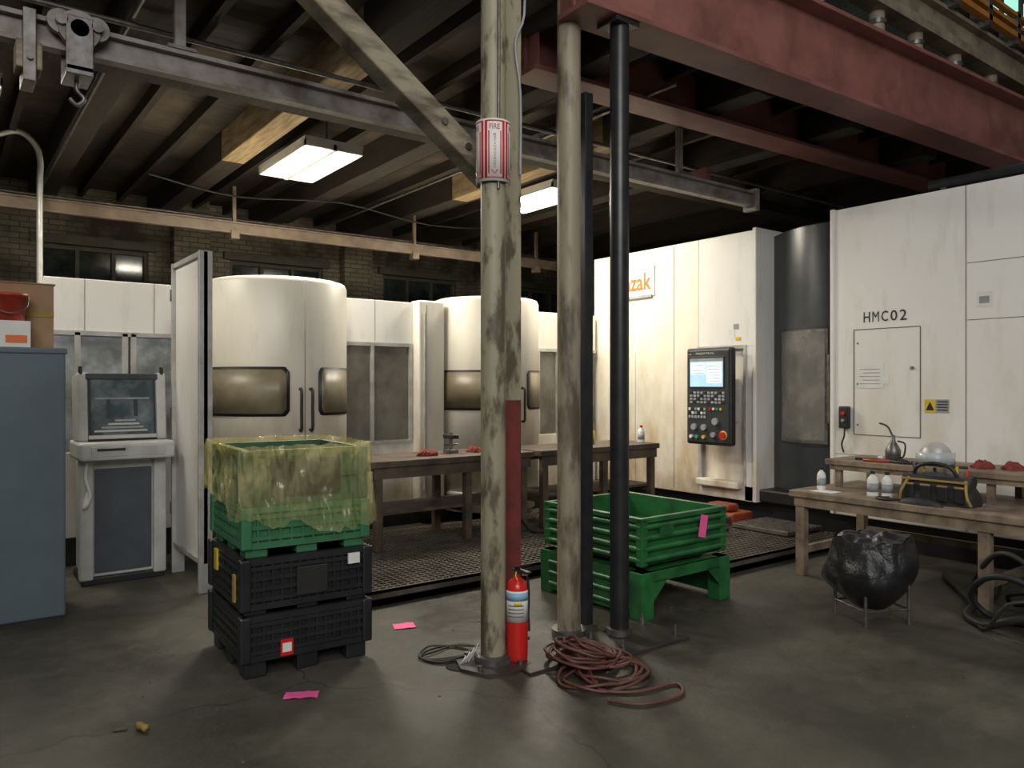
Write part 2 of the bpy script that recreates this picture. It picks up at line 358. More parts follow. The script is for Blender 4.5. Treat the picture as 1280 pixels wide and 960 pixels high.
yy=Vector((0,1,0)); zz=d.cross(yy); Mx=Matrix(((d.x,yy.x,zz.x,p0.x),(d.y,yy.y,zz.y,p0.y),(d.z,yy.z,zz.z,p0.z),(0,0,0,1)))
b.box(0,L,-.07,.07,-.07,.07,timber,.012,M=Mx)
for t in (.25,.45): b.cyl(Mx@Vector((t,-.085,0)),Mx@Vector((t,.085,0)),.02,steel)
b.done()
# ------------------------------------------------------------------ columns
C1=(2.55,3.58)
b=B('pipe_column'); b.cyl((*C1,.02),(*C1,5.1),.071,peel,32); b.cyl((*C1,.02),(*C1,.06),.11,steel,28)
b.tube([(C1[0]-.02,C1[1]-.08,2.7),(C1[0]-.02,C1[1]-.085,3.4),(C1[0]-.02,C1[1]-.085,5)],.008,steel,sm=1); b.done()
b=B('pipe_column'); b.cyl((3.22,3.69,.02),(3.22,3.69,4.5),.075,peel2,32); b.cyl((3.22,3.69,0),(3.22,3.69,.05),.11,steel,28); b.done()
b=B('dark_pipe_post'); b.cyl((3.44,3.46,.03),(3.44,3.46,3.84),.06,darkpipe,32); b.box(3.34,3.54,3.38,3.56,3.84,3.87,darkpipe,.004)
b.cyl((3.44,3.46,.03),(3.44,3.46,.07),.08,steel,24); b.done()
b=B('thin_dark_post'); b.box(3.37,3.44,3.70,3.75,.0,3.5,darkpipe,.006); b.box(3.35,3.46,3.68,3.77,0,.03,steel); b.done()
b=B('steel_h_column')
for z0,z1,m in ((0.03,1.5,redpost),(1.5,4.3,peel)):
    b.box(2.78,2.92,3.80,3.815,z0,z1,m); b.box(2.78,2.92,3.925,3.94,z0,z1,m); b.box(2.842,2.858,3.815,3.925,z0,z1,m)
b.tube([(2.93,3.78,4.3),(2.93,3.78,3.9),(2.86,3.78,3.7),(2.9,3.78,3.4),(2.9,3.78,2.9)],.008,keyg)
b.box(2.74,2.96,3.76,3.98,0,.03,steel,.005)
b.done()
b=B('column_base_plate')
b.cyl((*C1,0),(*C1,.02),.22,basem,8); b.box(2.6,2.98,3.30,3.74,0,.018,basem,.004)
for a in range(0,360,90): b.cyl((C1[0]+.17*math.cos(R(a+30)),C1[1]+.17*math.sin(R(a+30)),.02),(C1[0]+.17*math.cos(R(a+30)),C1[1]+.17*math.sin(R(a+30)),.045),.014,steel,6)
b.done()
b=B('post_base_plate'); b.box(3.18,3.78,3.18,3.58,0,.025,basem,.005)
for u,v in ((3.25,3.24),(3.71,3.24),(3.71,3.52),(3.25,3.52)): b.cyl((u,v,.025),(u,v,.06),.018,steel,6); b.cyl((u,v,.06),(u,v,.09),.009,steel,8)
b.done()
b=B('fire_extinguisher_sign')
ca=math.degrees(math.atan2(-C1[1],-C1[0])); r=.095
b.cpatch(C1,r,ca-105,ca+105,2.74,3.09,label,n=40,th=.003)
for k in (-1,0,1):
    c0=ca+k*74+6
    b.cpatch(C1,r+.003,c0-34,c0+34,2.755,2.762,signred,n=12,th=.001); b.cpatch(C1,r+.003,c0-34,c0+34,3.073,3.08,signred,n=12,th=.001)
    for sg in (-1,1):
        b.cpatch(C1,r+.003,c0+sg*30-4.5,c0+sg*30+4.5,2.755,3.08,signred,n=6,th=.001); b.cpatch(C1,r+.003,c0+sg*20-2,c0+sg*20+2,2.78,3.02,signred,n=4,th=.001)
    b.text('FIRE',(0,0,3.03),None,None,.060,.028,signred,wrap=(C1,r+.005,R(c0)-.030/r),bold=.0)
    w='EXTINGUISHER'
    for i,ch in enumerate(w): b.text(ch,(0,0,3.008-.0165*(i+1)),None,None,.005 if ch=='I' else .014,.012,signred,wrap=(C1,r+.005,R(c0)-(.0025 if ch=='I' else .007)/r),bold=.0)
    b.text('V',(0,0,2.775),None,None,.045,.026,signred,wrap=(C1,r+.005,R(c0)-.0225/r),bold=.03)
for z in (2.76,3.07): b.cyl((*C1,z),(*C1,z+.008),.094,steel,28,caps=True)
b.done(recalc=False)
E=(2.665,3.505,.02)
b=B('fire_extinguisher')
b.lathe(E,[(0,0),(.055,0),(.060,.01),(.062,.03),(.062,.40),(.056,.435),(.04,.46),(.022,.47),(.02,.485),(0,.485)],redfe,32)
aa=math.degrees(math.atan2(-E[1],-E[0]))
b.cpatch(E,.063,aa-80,aa+80,.25,.425,label,cr=.01,th=.001); b.cpatch(E,.0645,aa-70,aa+70,.37,.415,labelb,th=.001)
for z in (.28,.30,.32,.34): b.cpatch(E,.0645,aa-50,aa+35,z,z+.006,seam,th=.001)
b.cpatch(E,.0645,aa-15,aa+25,.345,.365,yellow,th=.001)
b.cyl((E[0],E[1],.49),(E[0],E[1],.53),.018,steel,16)
b.box(E[0]-.02,E[0]+.02,E[1]-.11,E[1]+.02,.53,.542,blk,.003)
Mh=Matrix.Translation((E[0],E[1],.545))@Matrix.Rotation(R(-18),4,'X'); b.box(-.017,.017,-.13,.01,0,.01,blk,.003,M=Mh)
b.cyl((E[0]+.02,E[1]-.02,.515),(E[0]+.045,E[1]-.04,.515),.014,label,14)
b.tube([(E[0]+.02,E[1],.52),(E[0]+.06,E[1]-.01,.50),(E[0]+.072,E[1]-.015,.41),(E[0]+.065,E[1]-.02,.25)],.008,blk); b.cyl((E[0]+.065,E[1]-.02,.25),(E[0]+.063,E[1]-.022,.18),.010,blk,12,r1=.014)
b.tube([(E[0]-.02,E[1]-.02,.53),(E[0]-.04,E[1]-.04,.51),(E[0]-.035,E[1]-.05,.49)],.003,yellow)
b.done()
b=B('coiled_air_hose')
pts=[]
for i in range(230):
    t=i/12*2*math.pi*.97; k=i/230
    rr=.12+.06*math.sin(i*.37)+.035*random.random()
    pts.append((2.96+.05*math.sin(i*.11)+rr*math.cos(t),3.25-.04*math.cos(i*.17)+rr*.9*math.sin(t),.035+.19*k*(.55+.45*math.sin(i*.5))*(1-.4*(rr/.2))))
b.tube(pts,.009,cable,6,3)
pts=[]
for i in range(50):
    t=i/11*2*math.pi+.6; rr=.20+.08*math.sin(i*.53)
    pts.append((3.01+.07*math.sin(i*.3)+rr*math.cos(t)*1.1,3.05+rr*.8*math.sin(t),.012+.012*(i%3)))
b.tube(pts,.009,cable,6,3)
b.tube([(2.86,3.1,.03),(2.76,2.92,.012),(2.9,2.78,.012),(3.14,2.74,.012),(3.04,2.62,.012),(2.80,2.66,.012),(2.70,2.80,.012)],.009,cable,6)
b.done()
b=B('loose_black_cable')
for q in range(3): b.tube([(2.6,3.8,.03),(2.5+.02*q,3.95,.012),(2.38,4.02-.05*q,.012),(2.25,3.9,.012),(2.3,3.75+.03*q,.012),(2.45,3.72,.03)],.006,blkrub,6)
b.done()
b=B('floor_pit_with_wires'); b.cyl((2.38,3.66,0),(2.38,3.66,.006),.085,void,14)  # flat dark disk paints the shade of a hole in the floor
for q in range(4): b.tube([(2.36+.02*q,3.65,.01),(2.40+.03*q,3.64,.05+.02*q),(2.46+.01*q,3.75,.015)],.005,alu,6)
b.done()
# ------------------------------------------------------------------ light fixtures
def fixture(u0,u1,v0,v1,z=3.85,e=75):
    b=B('fluorescent_light_fixture'); uc=(u0+u1)/2
    b.box(u0,u1,v0,v1,z+.05,z+.08,label); b.box(u0,u0+.012,v0,v1,z-.01,z+.05,label); b.box(u1-.012,u1,v0,v1,z-.01,z+.05,label)
    b.box(u0,u1,v0,v0+.03,z-.01,z+.05,label); b.box(u0,u1,v1-.03,v1,z-.01,z+.05,label); b.box(uc-.025,uc+.025,v0,v1,z-.02,z+.05,label,.008)
    for du in (-.22,-.10,.10,.22): b.cyl((uc+du,v0+.04,z+.015),(uc+du,v1-.04,z+.015),.019,tube,12)
    for v in (v0+.2,v1-.2): b.cyl((uc,v,z+.08),(uc,v,4.16),.008,steel,8)
    o=b.done()
    L=bpy.data.lights.new('fluorescent_lamp','AREA'); L.shape='RECTANGLE'; L.size=u1-u0-.1; L.size_y=v1-v0-.1; L.energy=e; L.color=(1,.92,.76)
    lo=bpy.data.objects.new('lamp',L); S.collection.objects.link(lo); lo.parent=o; lo.location=(uc,(v0+v1)/2,z-.012)
fixture(2.76,3.36,6.9,8.2,e=125); fixture(5.6,6.2,6.7,8.0,e=140); fixture(-.2,.4,6.9,8.2,e=60)
# ------------------------------------------------------------------ pallet stations / enclosure
b=B('pallet_changer_enclosure'); V=7.7
def panelrun(u0,u1,z0,z1,m=white,v=V): b.box(u0,u1,v,v+.06,z0,z1,m,.006)
b.box(.76,7.2,7.8,9.2,.25,2.50,white_warm)
b.box(.74,7.22,7.72,9.25,.0,.25,blk)
panelrun(.74,2.12,2.05,2.53); panelrun(.74,2.12,.25,1.0)
for u in (.74,.97,1.35,1.42,2.05): b.box(u,u+.05,V-.01,V+.06,1.0,2.06,alu,.004)
b.box(.74,2.12,V-.01,V+.05,2.03,2.07,alu)
b.box(.8,1.36,V+.02,V+.03,1.0,2.04,skyglass); b.box(1.42,2.1,V+.02,V+.03,1.0,2.04,skyglass)
for u in (1.05,1.62): b.box(u,u+.004,V-.002,V,2.07,2.53,seam)
panelrun(3.40,4.36,2.05,2.53,white); panelrun(3.40,4.36,.25,.95,white_warm)
for u in (3.42,3.83,4.31): b.box(u,u+.04,V-.012,V+.06,.95,2.06,alu,.004)
b.box(3.4,4.36,V-.01,V+.05,2.02,2.06,alu); b.box(3.4,4.36,V-.01,V+.05,.93,.97,alu)
b.box(3.46,4.31,V+.02,V+.03,.97,2.04,grayglass); b.box(3.88,3.884,V-.002,V,2.07,2.53,seam)
b.box(4.36,4.70,V-.14,V+.06,.25,2.55,white_warm,.02); b.box(4.46,4.463,V-.142,V-.139,.3,2.5,seam); b.box(4.42,4.44,V-.16,V-.14,.4,2.4,alu)
panelrun(6.0,7.2,2.05,2.53,white_warm); panelrun(6.0,7.2,.25,.95,white_warm)
for u in (6.18,6.50,6.95): b.box(u,u+.04,V-.012,V+.06,.95,2.06,alu,.004)
b.box(6.0,7.2,V+.02,V+.03,.95,2.06,grayglass); b.box(6.0,7.2,V-.01,V+.05,2.02,2.06,alu)
b.done()
def station(cx,cy,r=.66):
    b=B('pallet_loading_station'); c=(cx,cy,0)
    b.lathe(c,[(0,.12),(r-.05,.12),(r-.05,.28),(r,.28),(r,2.56),(r-.02,2.60),(r-.05,2.61),(0,2.61)],white_warm,64)
    b.cpatch(c,r+.001,-179,-101,1.30,1.76,blk,cr=.05,th=.012); b.cpatch(c,r+.012,-176.5,-103.5,1.325,1.735,amber,cr=.04,th=.004)
    b.cpatch(c,r+.001,-77,-33,1.30,1.76,blk,cr=.05,th=.012); b.cpatch(c,r+.012,-74.5,-35.5,1.325,1.735,amber,cr=.04,th=.004)
    b.cpatch(c,r+.001,-89.2,-88.6,.3,2.58,seam,n=2,th=.002)
    b.cpatch(c,r,-185,-20,.30,.36,alu,th=.01)
    for a in (-93,-84.5):
        x,y=math.cos(R(a)),math.sin(R(a)); q=r+.05
        b.tube([(cx+r*x,cy+r*y,1.55),(cx+q*x,cy+q*y,1.54),(cx+q*x,cy+q*y,1.36),(cx+q*x,cy+q*y,1.18),(cx+r*x,cy+r*y,1.17)],.014,blk,8,3)
    for a in (-181,2):
        x,y=math.cos(R(a)),math.sin(R(a)); b.box(cx+r*x-.02,cx+r*x+.02,cy+r*y-.02,cy+r*y+.02,.25,2.56,white_warm)
    b.done()
station(2.76,7.62,.68); station(5.38,7.70,.64)
b=B('open_guard_door'); b.box(1.63,1.67,6.1,6.97,.22,2.62,white,.006)
for v in (6.1,6.93): b.box(1.60,1.70,v,v+.04,.0,2.62,alu,.004)
for z in (.22,2.58): b.box(1.61,1.69,6.14,6.93,z,z+.04,alu,.003)
for z in (.5,1.3,2.3): b.cyl((1.60,6.955,z),(1.60,6.955,z+.1),.012,steel,10)
b.done()
# ------------------------------------------------------------------ main machine
U=7.25
b=B('cnc_machining_center')
def face(v0,v1,z0,z1,m,u=U,t=.05,bev=.008): b.box(u,u+t,v0,v1,z0,z1,m,bev)
b.box(U+.06,10.4,5.18,7.7,.3,3.28,white); b.box(U+.06,10.4,.2,4.26,.3,3.28,white); b.box(U+.5,10.4,4.26,5.18,.3,3.2,darkpanel); b.box(U+.15,10.3,.25,7.65,0,.3,blk)  # black block at floor level stands for the shaded gap under the machine
face(5.97,7.78,.29,3.31,white_amber); face(5.19,5.97,2.02,3.31,white); face(5.19,5.32,.29,2.02,white,bev=.003); face(5.19,5.97,.29,.46,white_warm)
b.box(U-.003,U,6.35,6.355,.32,3.28,seam)
b.box(U-.002,U,7.0,7.004,.3,2.0,seam)
b.box(U-.03,U+.5,5.15,5.20,.29,3.33,white,.01)
b.box(U-.012,U+.02,5.30,5.98,2.0,2.04,alu); b.box(U-.012,U+.02,5.93,5.97,.46,2.0,alu); b.box(U-.012,U+.02,5.30,5.33,.46,2.0,alu)
face(5.32,5.95,.46,2.0,white_warm,u=U+.055,t=.004,bev=0)
b.box(U-.10,U+.05,5.34,5.94,.42,.50,white_warm,.015)
def dc(t,o=0): return U+.36-.30*math.sin(math.pi*(.06+.60*t))-o
b.grid(lambda i,j:(dc(i),5.15-.88*i,.42+2.84*j),24,1,darkpanel)
b.grid(lambda i,j:(dc(i)+.05*j,5.15-.88*i,3.26+.02*j),24,1,darkpanel)
def dw(i0,i1,z0,z1,o,m): b.grid(lambda i,j:(dc(i0+(i1-i0)*i,o),5.15-.88*(i0+(i1-i0)*i),z0+(z1-z0)*j),16,1,m)
dw(.16,.93,.95,2.20,.006,blk); dw(.19,.90,.98,2.17,.010,steel); dw(.22,.87,1.01,2.14,.014,doorglass)
b.box(U+.02,U+.5,4.27,5.15,.30,.44,blk,.02)
b.cyl((U+.03,4.33,1.2),(U+.03,4.33,1.9),.012,steel,10)
face(.2,4.27,.29,3.35,white)
b.box(U-.02,U+.5,4.24,4.285,.29,3.36,white,.01)
for v in (3.006,1.6): b.box(U-.003,U,v,v+.006,.3,3.35,seam)
b.box(U-.003,U,.2,3.0,2.66,2.665,seam); b.box(U-.003,U,.2,3.0,2.16,2.165,seam); b.box(U-.003,U,3.0,4.27,.9,.904,seam)
for v in (4.04,3.40): b.box(U-.004,U,v-.004,v+.004,1.1,2.13,seam)
for z in (1.1,2.13): b.box(U-.004,U,3.40,4.04,z,z+.007,seam)
b.cyl((U-.02,3.47,1.75),(U,3.47,1.75),.015,steel,12)
for z in (1.2,1.6,2.0): b.cyl((U-.008,4.0,z),(U,4.0,z),.008,steel,8)
b.box(U-.004,U,3.74,4.02,1.56,1.80,label)
for q in range(5): b.box(U-.006,U-.003,3.78,3.98-.03*(q%2),1.60+q*.035,1.606+q*.035,keyg)
b.box(U-.004,U,3.69,3.74,1.60,1.68,label)
b.box(U-.004,U,3.15,3.36,1.34,1.46,keyg); b.box(U-.006,U-.003,3.265,3.36,1.34,1.46,yellow)
b.geo([(U-.007,3.35,1.36),(U-.007,3.275,1.36),(U-.007,3.3125,1.44)],[(0,1,2)],blk)
for q in range(4): b.box(U-.006,U-.003,3.16,3.25,1.36+q*.025,1.37+q*.025,blk)
b.box(U-.004,U,2.80,2.92,2.27,2.40,label); b.box(U-.006,U-.003,2.82,2.90,2.30,2.36,keyg)
b.box(U-.004,U,5.40,5.47,2.22,2.28,keyg); b.box(U-.004,U,5.37,5.44,2.09,2.13,yellow); b.box(U-.004,U,5.45,5.54,2.12,2.22,label)
b.box(U-.004,U,6.03,6.14,1.30,1.78,label)
for q,m in enumerate((tankblue,keyg,tankblue,redfe,tankblue)): b.box(U-.006,U-.003,6.05,6.12,1.34+q*.085,1.39+q*.085,m)
b.cyl((U-.05,6.02,1.42),(U,6.02,1.42),.02,redfe,10)
for q in range(3): b.tube([(U-.02,6.02,1.4-q*.12),(U-.05,6.06,1.33-q*.12),(U-.03,6.10,1.28-q*.12)],.006,blk,6)
b.box(U-.015,U,6.66,7.42,2.72,3.10,label,.004)
b.text('Mazak',(U-.018,7.37,2.80),(0,-1,0),(0,0,1),.66,.22,orange,bold=.02)
b.box(U-.03,U-.015,6.70,7.30,2.70,2.735,keyg)
for i,ch in enumerate('HMC02'): b.text(ch,(U-.004,3.94-.088*i,2.20),(0,-1,0),(0,0,1),.065,.10,blk,bold=0 if ch=='M' else .008)
b.box(U-.06,U,4.07,4.17,1.16,1.38,blk,.012); b.cyl((U-.075,4.12,1.31),(U-.06,4.12,1.31),.02,redfe,12); b.cyl((U-.075,4.12,1.24),(U-.06,4.12,1.24),.015,keyg,12)
b.tube([(U-.03,4.12,1.16),(U-.04,4.12,1.08),(U-.03,4.15,1.0),(U-.01,4.14,.92)],.008,blk)
b.box(U+.25,U+.6,5.6,6.3,3.31,3.36,blk)
b.done()
b=B('cnc_control_panel'); u=6.98
b.box(u,u+.10,5.32,5.95,.0,1.10,blk,.03,seg=3)
b.box(u-.006,u+.01,5.345,5.925,.03,1.07,darkpanel,.004)
b.box(u-.012,u,5.40,5.90,.64,1.0,blk,.003); b.box(u-.015,u-.01,5.42,5.88,.66,.98,screen)
b.box(u-.017,u-.014,5.42,5.88,.945,.98,keyg); b.box(u-.017,u-.014,5.66,5.87,.80,.93,screenw); b.box(u-.017,u-.014,5.44,5.64,.70,.93,screenw)
for q in range(6): b.box(u-.018,u-.016,5.46,5.62,.715+q*.035,.722+q*.035,keyg)
for q in range(4): b.box(u-.018,u-.016,5.68,5.84,.81+q*.03,.816+q*.03,labelb)
for i in range(10):
    for j in range(4): b.box(u-.014,u-.006,5.40+i*.05,5.435+i*.05,.47+j*.036,.495+j*.036,keyg if (i+j)%4 else blkrub,.003)
for i in range(6):
    for j in range(3): b.box(u-.014,u-.006,5.66+i*.043,5.69+i*.043,.30+j*.045,.33+j*.045,(keyg,label,blkrub)[(i*j)%3],.003)
for i in range(4):
    b.cyl((u-.02,5.45+i*.05,.41),(u-.006,5.45+i*.05,.41),.015,(yellow,tankblue,label,redfe)[i],12)
for v,z,m,r_ in ((5.42,.12,redfe,.038),(5.55,.12,keyg,.03),(5.68,.2,keyg,.035),(5.82,.2,keyg,.035),(5.52,.27,keyg,.04),(5.68,.09,yellow,.02),(5.78,.09,tankblue,.02),(5.86,.09,label,.02)):
    b.cyl((u-.035,v,z),(u-.006,v,z),r_,m,18)
b.cyl((u-.012,5.42,.12),(u-.006,5.42,.12),.052,yellow,18)
b.text('MAZATROL',(u-.009,5.80,1.025),(0,-1,0),(0,0,1),.26,.022,label)
for q in range(3): b.cyl((u-.01,5.92-.02*q,1.03),(u,5.92-.02*q,1.03),.006,(orange,keyg,label)[q],8)
b.box(u+.10,U+.06,5.45,5.80,.25,.75,silver,.02)
b.done(Matrix.Translation((0,-.02,.91)))
# ------------------------------------------------------------------ raised grating platform
b=B('steel_grating_platform')
def plat(u0,u1,v0,v1,f0=True):
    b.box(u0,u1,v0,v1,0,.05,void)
    for (a,c,d,e) in ((u0,u1,v0,v0+.03),(u0,u1,v1-.03,v1),(u0,u0+.03,v0,v1),(u1-.03,u1,v0,v1)): b.box(a,c,d,e,0,.11,grate)
    n=int((u1-u0)/.06)
    for i in range(n): x=u0+i*.06; b.box(x,x+.013,v0,v1,.085,.11,grate)
    n=int((v1-v0)/.06)
    for i in range(n): y=v0+i*.06; b.box(u0,u1,y,y+.013,.088,.113,grate)
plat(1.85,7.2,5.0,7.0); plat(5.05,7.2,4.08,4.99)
b.done()
b=B('machine_step'); b.box(6.6,7.2,4.35,5.0,.12,.16,grate,.005)
for v in (4.37,4.95): b.box(6.62,7.18,v,v+.03,.113,.13,steel)
for q in range(8): b.box(6.62+q*.07,6.65+q*.07,4.36,4.99,.16,.168,steel)
b.done()
b=B('red_hydraulic_manifold'); b.box(6.75,7.1,5.1,5.75,.115,.22,redmech,.02); b.box(6.8,7.0,5.2,5.5,.22,.30,redmech,.03)
for v in (5.15,5.4,5.65): b.cyl((6.7,v,.17),(6.76,v,.17),.03,steel,12)
b.tube([(6.7,5.15,.17),(6.5,5.05,.13),(6.4,4.9,.13),(6.3,5.1,.13)],.015,blk)
b.done()
# ------------------------------------------------------------------ centre workbench
def legbench(name,u0,u1,v0,v1,zt,zb,th,mt,ml,legs,shelf=None,lw=.07):
    b=B(name); b.box(u0,u1,v0,v1,zt-th,zt,mt,.008); b.box(u0+.03,u1-.03,v0+.02,v0+.05,zt-th-.10,zt-th,ml)
    b.box(u0+.03,u1-.03,v1-.05,v1-.02,zt-th-.10,zt-th,ml)
    for l in legs:
        for v in (v0+.03,v1-.03-lw): b.box(l,l+lw,v,v+lw,zb,zt-th,ml,.004)
        b.box(l+.01,l+lw-.01,v0+.1,v1-.1,shelf-.05 if shelf else zb+.2,shelf if shelf else zb+.25,ml)
    if shelf: b.box(u0+.06,u1-.06,v0+.08,v1-.05,shelf,shelf+.03,mt,.004)
    return b
legbench('long_workbench',3.05,4.86,6.1,6.8,.915,.113,.06,bench,bench,(3.1,4.05,4.72),.42).done()
legbench('long_workbench',4.95,6.72,6.1,6.8,.915,.113,.06,bench,bench,(5.0,5.85,6.6),.42).done()
def rag(name,u,v,z,s=.1,m=redrag):
    b=B(name)
    for k in range(5):
        ox,oy=(random.random()-.5)*s,(random.random()-.5)*s
        def f(i,j,ox=ox,oy=oy):
            a=i*2*math.pi; q=j*math.pi/2; rr=s*(.55+.45*nz(math.cos(a)*1.7+ox*50,math.sin(a)*1.7+j*3,oy*60))
            return (u+ox+rr*math.cos(a)*math.cos(q),v+oy+rr*math.sin(a)*math.cos(q),z+s*.5*math.sin(q)*(1+.8*nz(math.cos(a)*2+j*3,oy*40,ox*30)))
        b.grid(f,18,6,m)
    b.done()
rag('red_shop_rag_pile',3.75,6.35,.915); rag('red_shop_rag_pile',4.35,6.4,.915,.09); rag('red_shop_rag_pile',5.7,6.45,.915,.08)
b=B('bench_vise'); b.box(4.02,4.14,6.4,6.5,.915,.95,steel,.005); b.cyl((4.08,6.45,.95),(4.08,6.45,1.12),.018,steel); b.box(4.04,4.12,6.36,6.54,1.06,1.10,blk,.008); b.cyl((4.0,6.45,1.0),(4.16,6.45,1.0),.008,steel); b.done()
def bottle(name,u,v,z,h=.2,r=.035,m=label,cap=blk,trig=False):
    b=B(name); b.lathe((u,v,z),[(0,0),(r,0),(r*1.02,h*.05),(r,h*.62),(r*.8,h*.74),(r*.35,h*.84),(r*.33,h*.9),(0,h*.9)],m,20)
    b.cyl((u,v,z+h*.88),(u,v,z+h),r*.42,cap,12); b.cpatch((u,v,0),r*1.01,130,330,z+h*.18,z+h*.52,keyg if not trig else yellow,th=.001)
    if trig:
        b.box(u-.05,u+.02,v-.012,v+.012,z+h*.98,z+h*1.10,cap,.005); b.tube([(u-.03,v,z+h),(u-.045,v,z+h*.92),(u-.035,v,z+h*.84)],.005,cap)
    b.done()
bottle('spray_bottle',6.0,6.5,.915,.30,.045,mat('amber_bottle',(.35,.22,.05),rough=.3),blk,True)
bottle('squeeze_bottle',6.62,6.3,.915,.2,.04,label,redp); bottle('squeeze_bottle',6.5,6.55,.915,.24,.035,label,tankblue)
b=B('bench_cable'); b.tube([(4.5,6.08,.85),(4.3,6.06,.6),(4.4,6.04,.45),(4.6,6.03,.3),(4.75,6.0,.13),(5.0,5.9,.13)],.012,blk); b.done()
b=B('wall_mounted_meter_box'); b.box(4.93,5.03,6.95,7.03,2.02,2.2,blk,.01); b.box(4.95,5.01,6.945,6.95,2.12,2.18,scrglass); b.box(4.96,5.0,7.0,7.20,2.05,2.1,steel); b.done()
# ------------------------------------------------------------------ right bench (two-tier)
b=B('two_tier_workbench')
b.box(5.75,6.85,1.0,3.78,.655,.71,benchtan,.008); b.box(5.77,5.80,1.05,3.74,.58,.655,benchtan)
for v in (3.66,2.25,1.1):
    for u_ in (5.78,6.74): b.box(u_,u_+.075,v,v+.075,0,.655,benchtan,.004)
    b.box(5.85,6.74,v+.02,v+.06,.18,.24,benchtan)
b.box(6.2,6.85,1.2,3.72,.90,.95,benchtan,.008); b.box(6.22,6.25,1.25,3.68,.86,.90,benchtan)
for v in (3.6,2.4,1.25):
    for u_ in (6.24,6.76): b.box(u_,u_+.05,v,v+.05,.71,.90,benchtan,.003)
b.box(6.75,6.78,1.1,3.7,.25,.31,benchtan)
b.done()
bottle('squeeze_bottle',5.98,3.62,.71,.19,.035); bottle('spray_bottle',5.95,3.16,.71,.20,.042,label,blk); bottle('spray_bottle',5.98,3.06,.71,.20,.042,label,blk)
b=B('oil_can'); b.lathe((6.45,3.25,.95),[(0,0),(.06,0),(.062,.09),(.05,.12),(.02,.17),(.016,.22),(0,.22)],steel,20); b.tube([(6.45,3.25,1.15),(6.42,3.28,1.24),(6.36,3.32,1.27)],.008,steel); b.tube([(6.45,3.21,1.12),(6.45,3.15,1.10),(6.45,3.16,1.0),(6.45,3.2,.98)],.007,blk); b.done()
b=B('face_shield_helmet')
c=(6.5,2.93)
b.grid(lambda i,j:(c[0]+.12*math.cos(i*2*math.pi)*math.cos(j*math.pi/2),c[1]+.13*math.sin(i*2*math.pi)*math.cos(j*math.pi/2),.99+.14*math.sin(j*math.pi/2)),24,8,alu)
b.cpatch((*c,0),.14,120,300,.955,1.05,skyglass,cr=.02,th=.003); b.lathe((*c,.95),[(.12,0),(.135,.02),(.135,.05),(.12,.06)],blk,24)
b.done()
rag('red_work_gloves',6.45,2.55,.95,.10); rag('red_work_gloves',6.5,2.36,.95,.10); rag('dark_shop_cloth',6.36,3.12,.95,.05,blkrub); rag('paper_towel_wad',6.6,3.42,.95,.04,label)
b=B('power_cord_on_shelf'); b.tube([(6.3,3.5,.962),(6.34,3.3,.965),(6.26,3.1,.962),(6.3,2.9,.962),(6.25,2.75,.962),(6.3,2.6,.962)],.01,blk)
b.tube([(6.25,3.4,.962),(6.22,3.3,.965),(6.3,3.2,.962)],.012,redp); b.done()
b=B('canvas_tool_bag')
def bagf(i,j):
    a=i*2*math.pi; w=1+.12*nz(math.cos(a)*3,math.sin(a)*3,j*4); q=(1-.25*j*j)
    cx_=abs(math.cos(a))**.5*math.copysign(1,math.cos(a)); sy=abs(math.sin(a))**.5*math.copysign(1,math.sin(a))
    return (6.0+.12*cx_*q*w,2.68+.27*sy*w*(1-.1*j),.712+.21*j+.015*nz(a*2,j*5)*j)
b.grid(bagf,36,8,blkrub); b.grid(lambda i,j:(bagf(i,.98)[0]*(1-j)+6.0*j,bagf(i,.98)[1]*(1-j)+2.68*j,.915+.03*j),36,3,blk)
for v in (2.48,2.6,2.72,2.84): b.box(5.865,5.887,v-.035,v+.035,.74,.85,blk,.008); b.box(5.860,5.88,v-.035,v+.035,.845,.858,bagtan,.003)
b.box(5.875,5.895,2.43,2.9,.88,.895,bagtan,.003)
b.tube([(5.95,2.52,.9),(5.93,2.56,.98),(5.94,2.68,1.01),(5.93,2.8,.98),(5.95,2.84,.9)],.014,blk)
for q in range(6): b.cyl((6.0+.03*(q%2),2.5+.07*q,.88),(6.02,2.48+.08*q,.97+.02*(q%3)),.012,(redp,yellow,steel,blk,bagtan,steel)[q],8)
for q in range(2): b.tube([(5.9,2.45+.4*q,.9),(5.84,2.42+.46*q,.8),(5.86,2.4+.5*q,.73)],.01,bagtan)
b.done()
b=B('tool_pouch'); b.grid(lambda i,j:(5.80+.045*math.cos(i*2*math.pi)*math.cos(j*1.57),2.72+.16*math.sin(i*2*math.pi)*math.cos(j*1.57),.712+.05*math.sin(j*1.57)),24,5,blkrub)
b.tube([(5.8,2.85,.73),(5.78,2.97,.722),(5.82,3.06,.722),(5.9,3.0,.722)],.01,blk); b.done()
b=B('paper_sheet'); b.box(5.8,5.95,3.42,3.62,.711,.714,label); b.done()
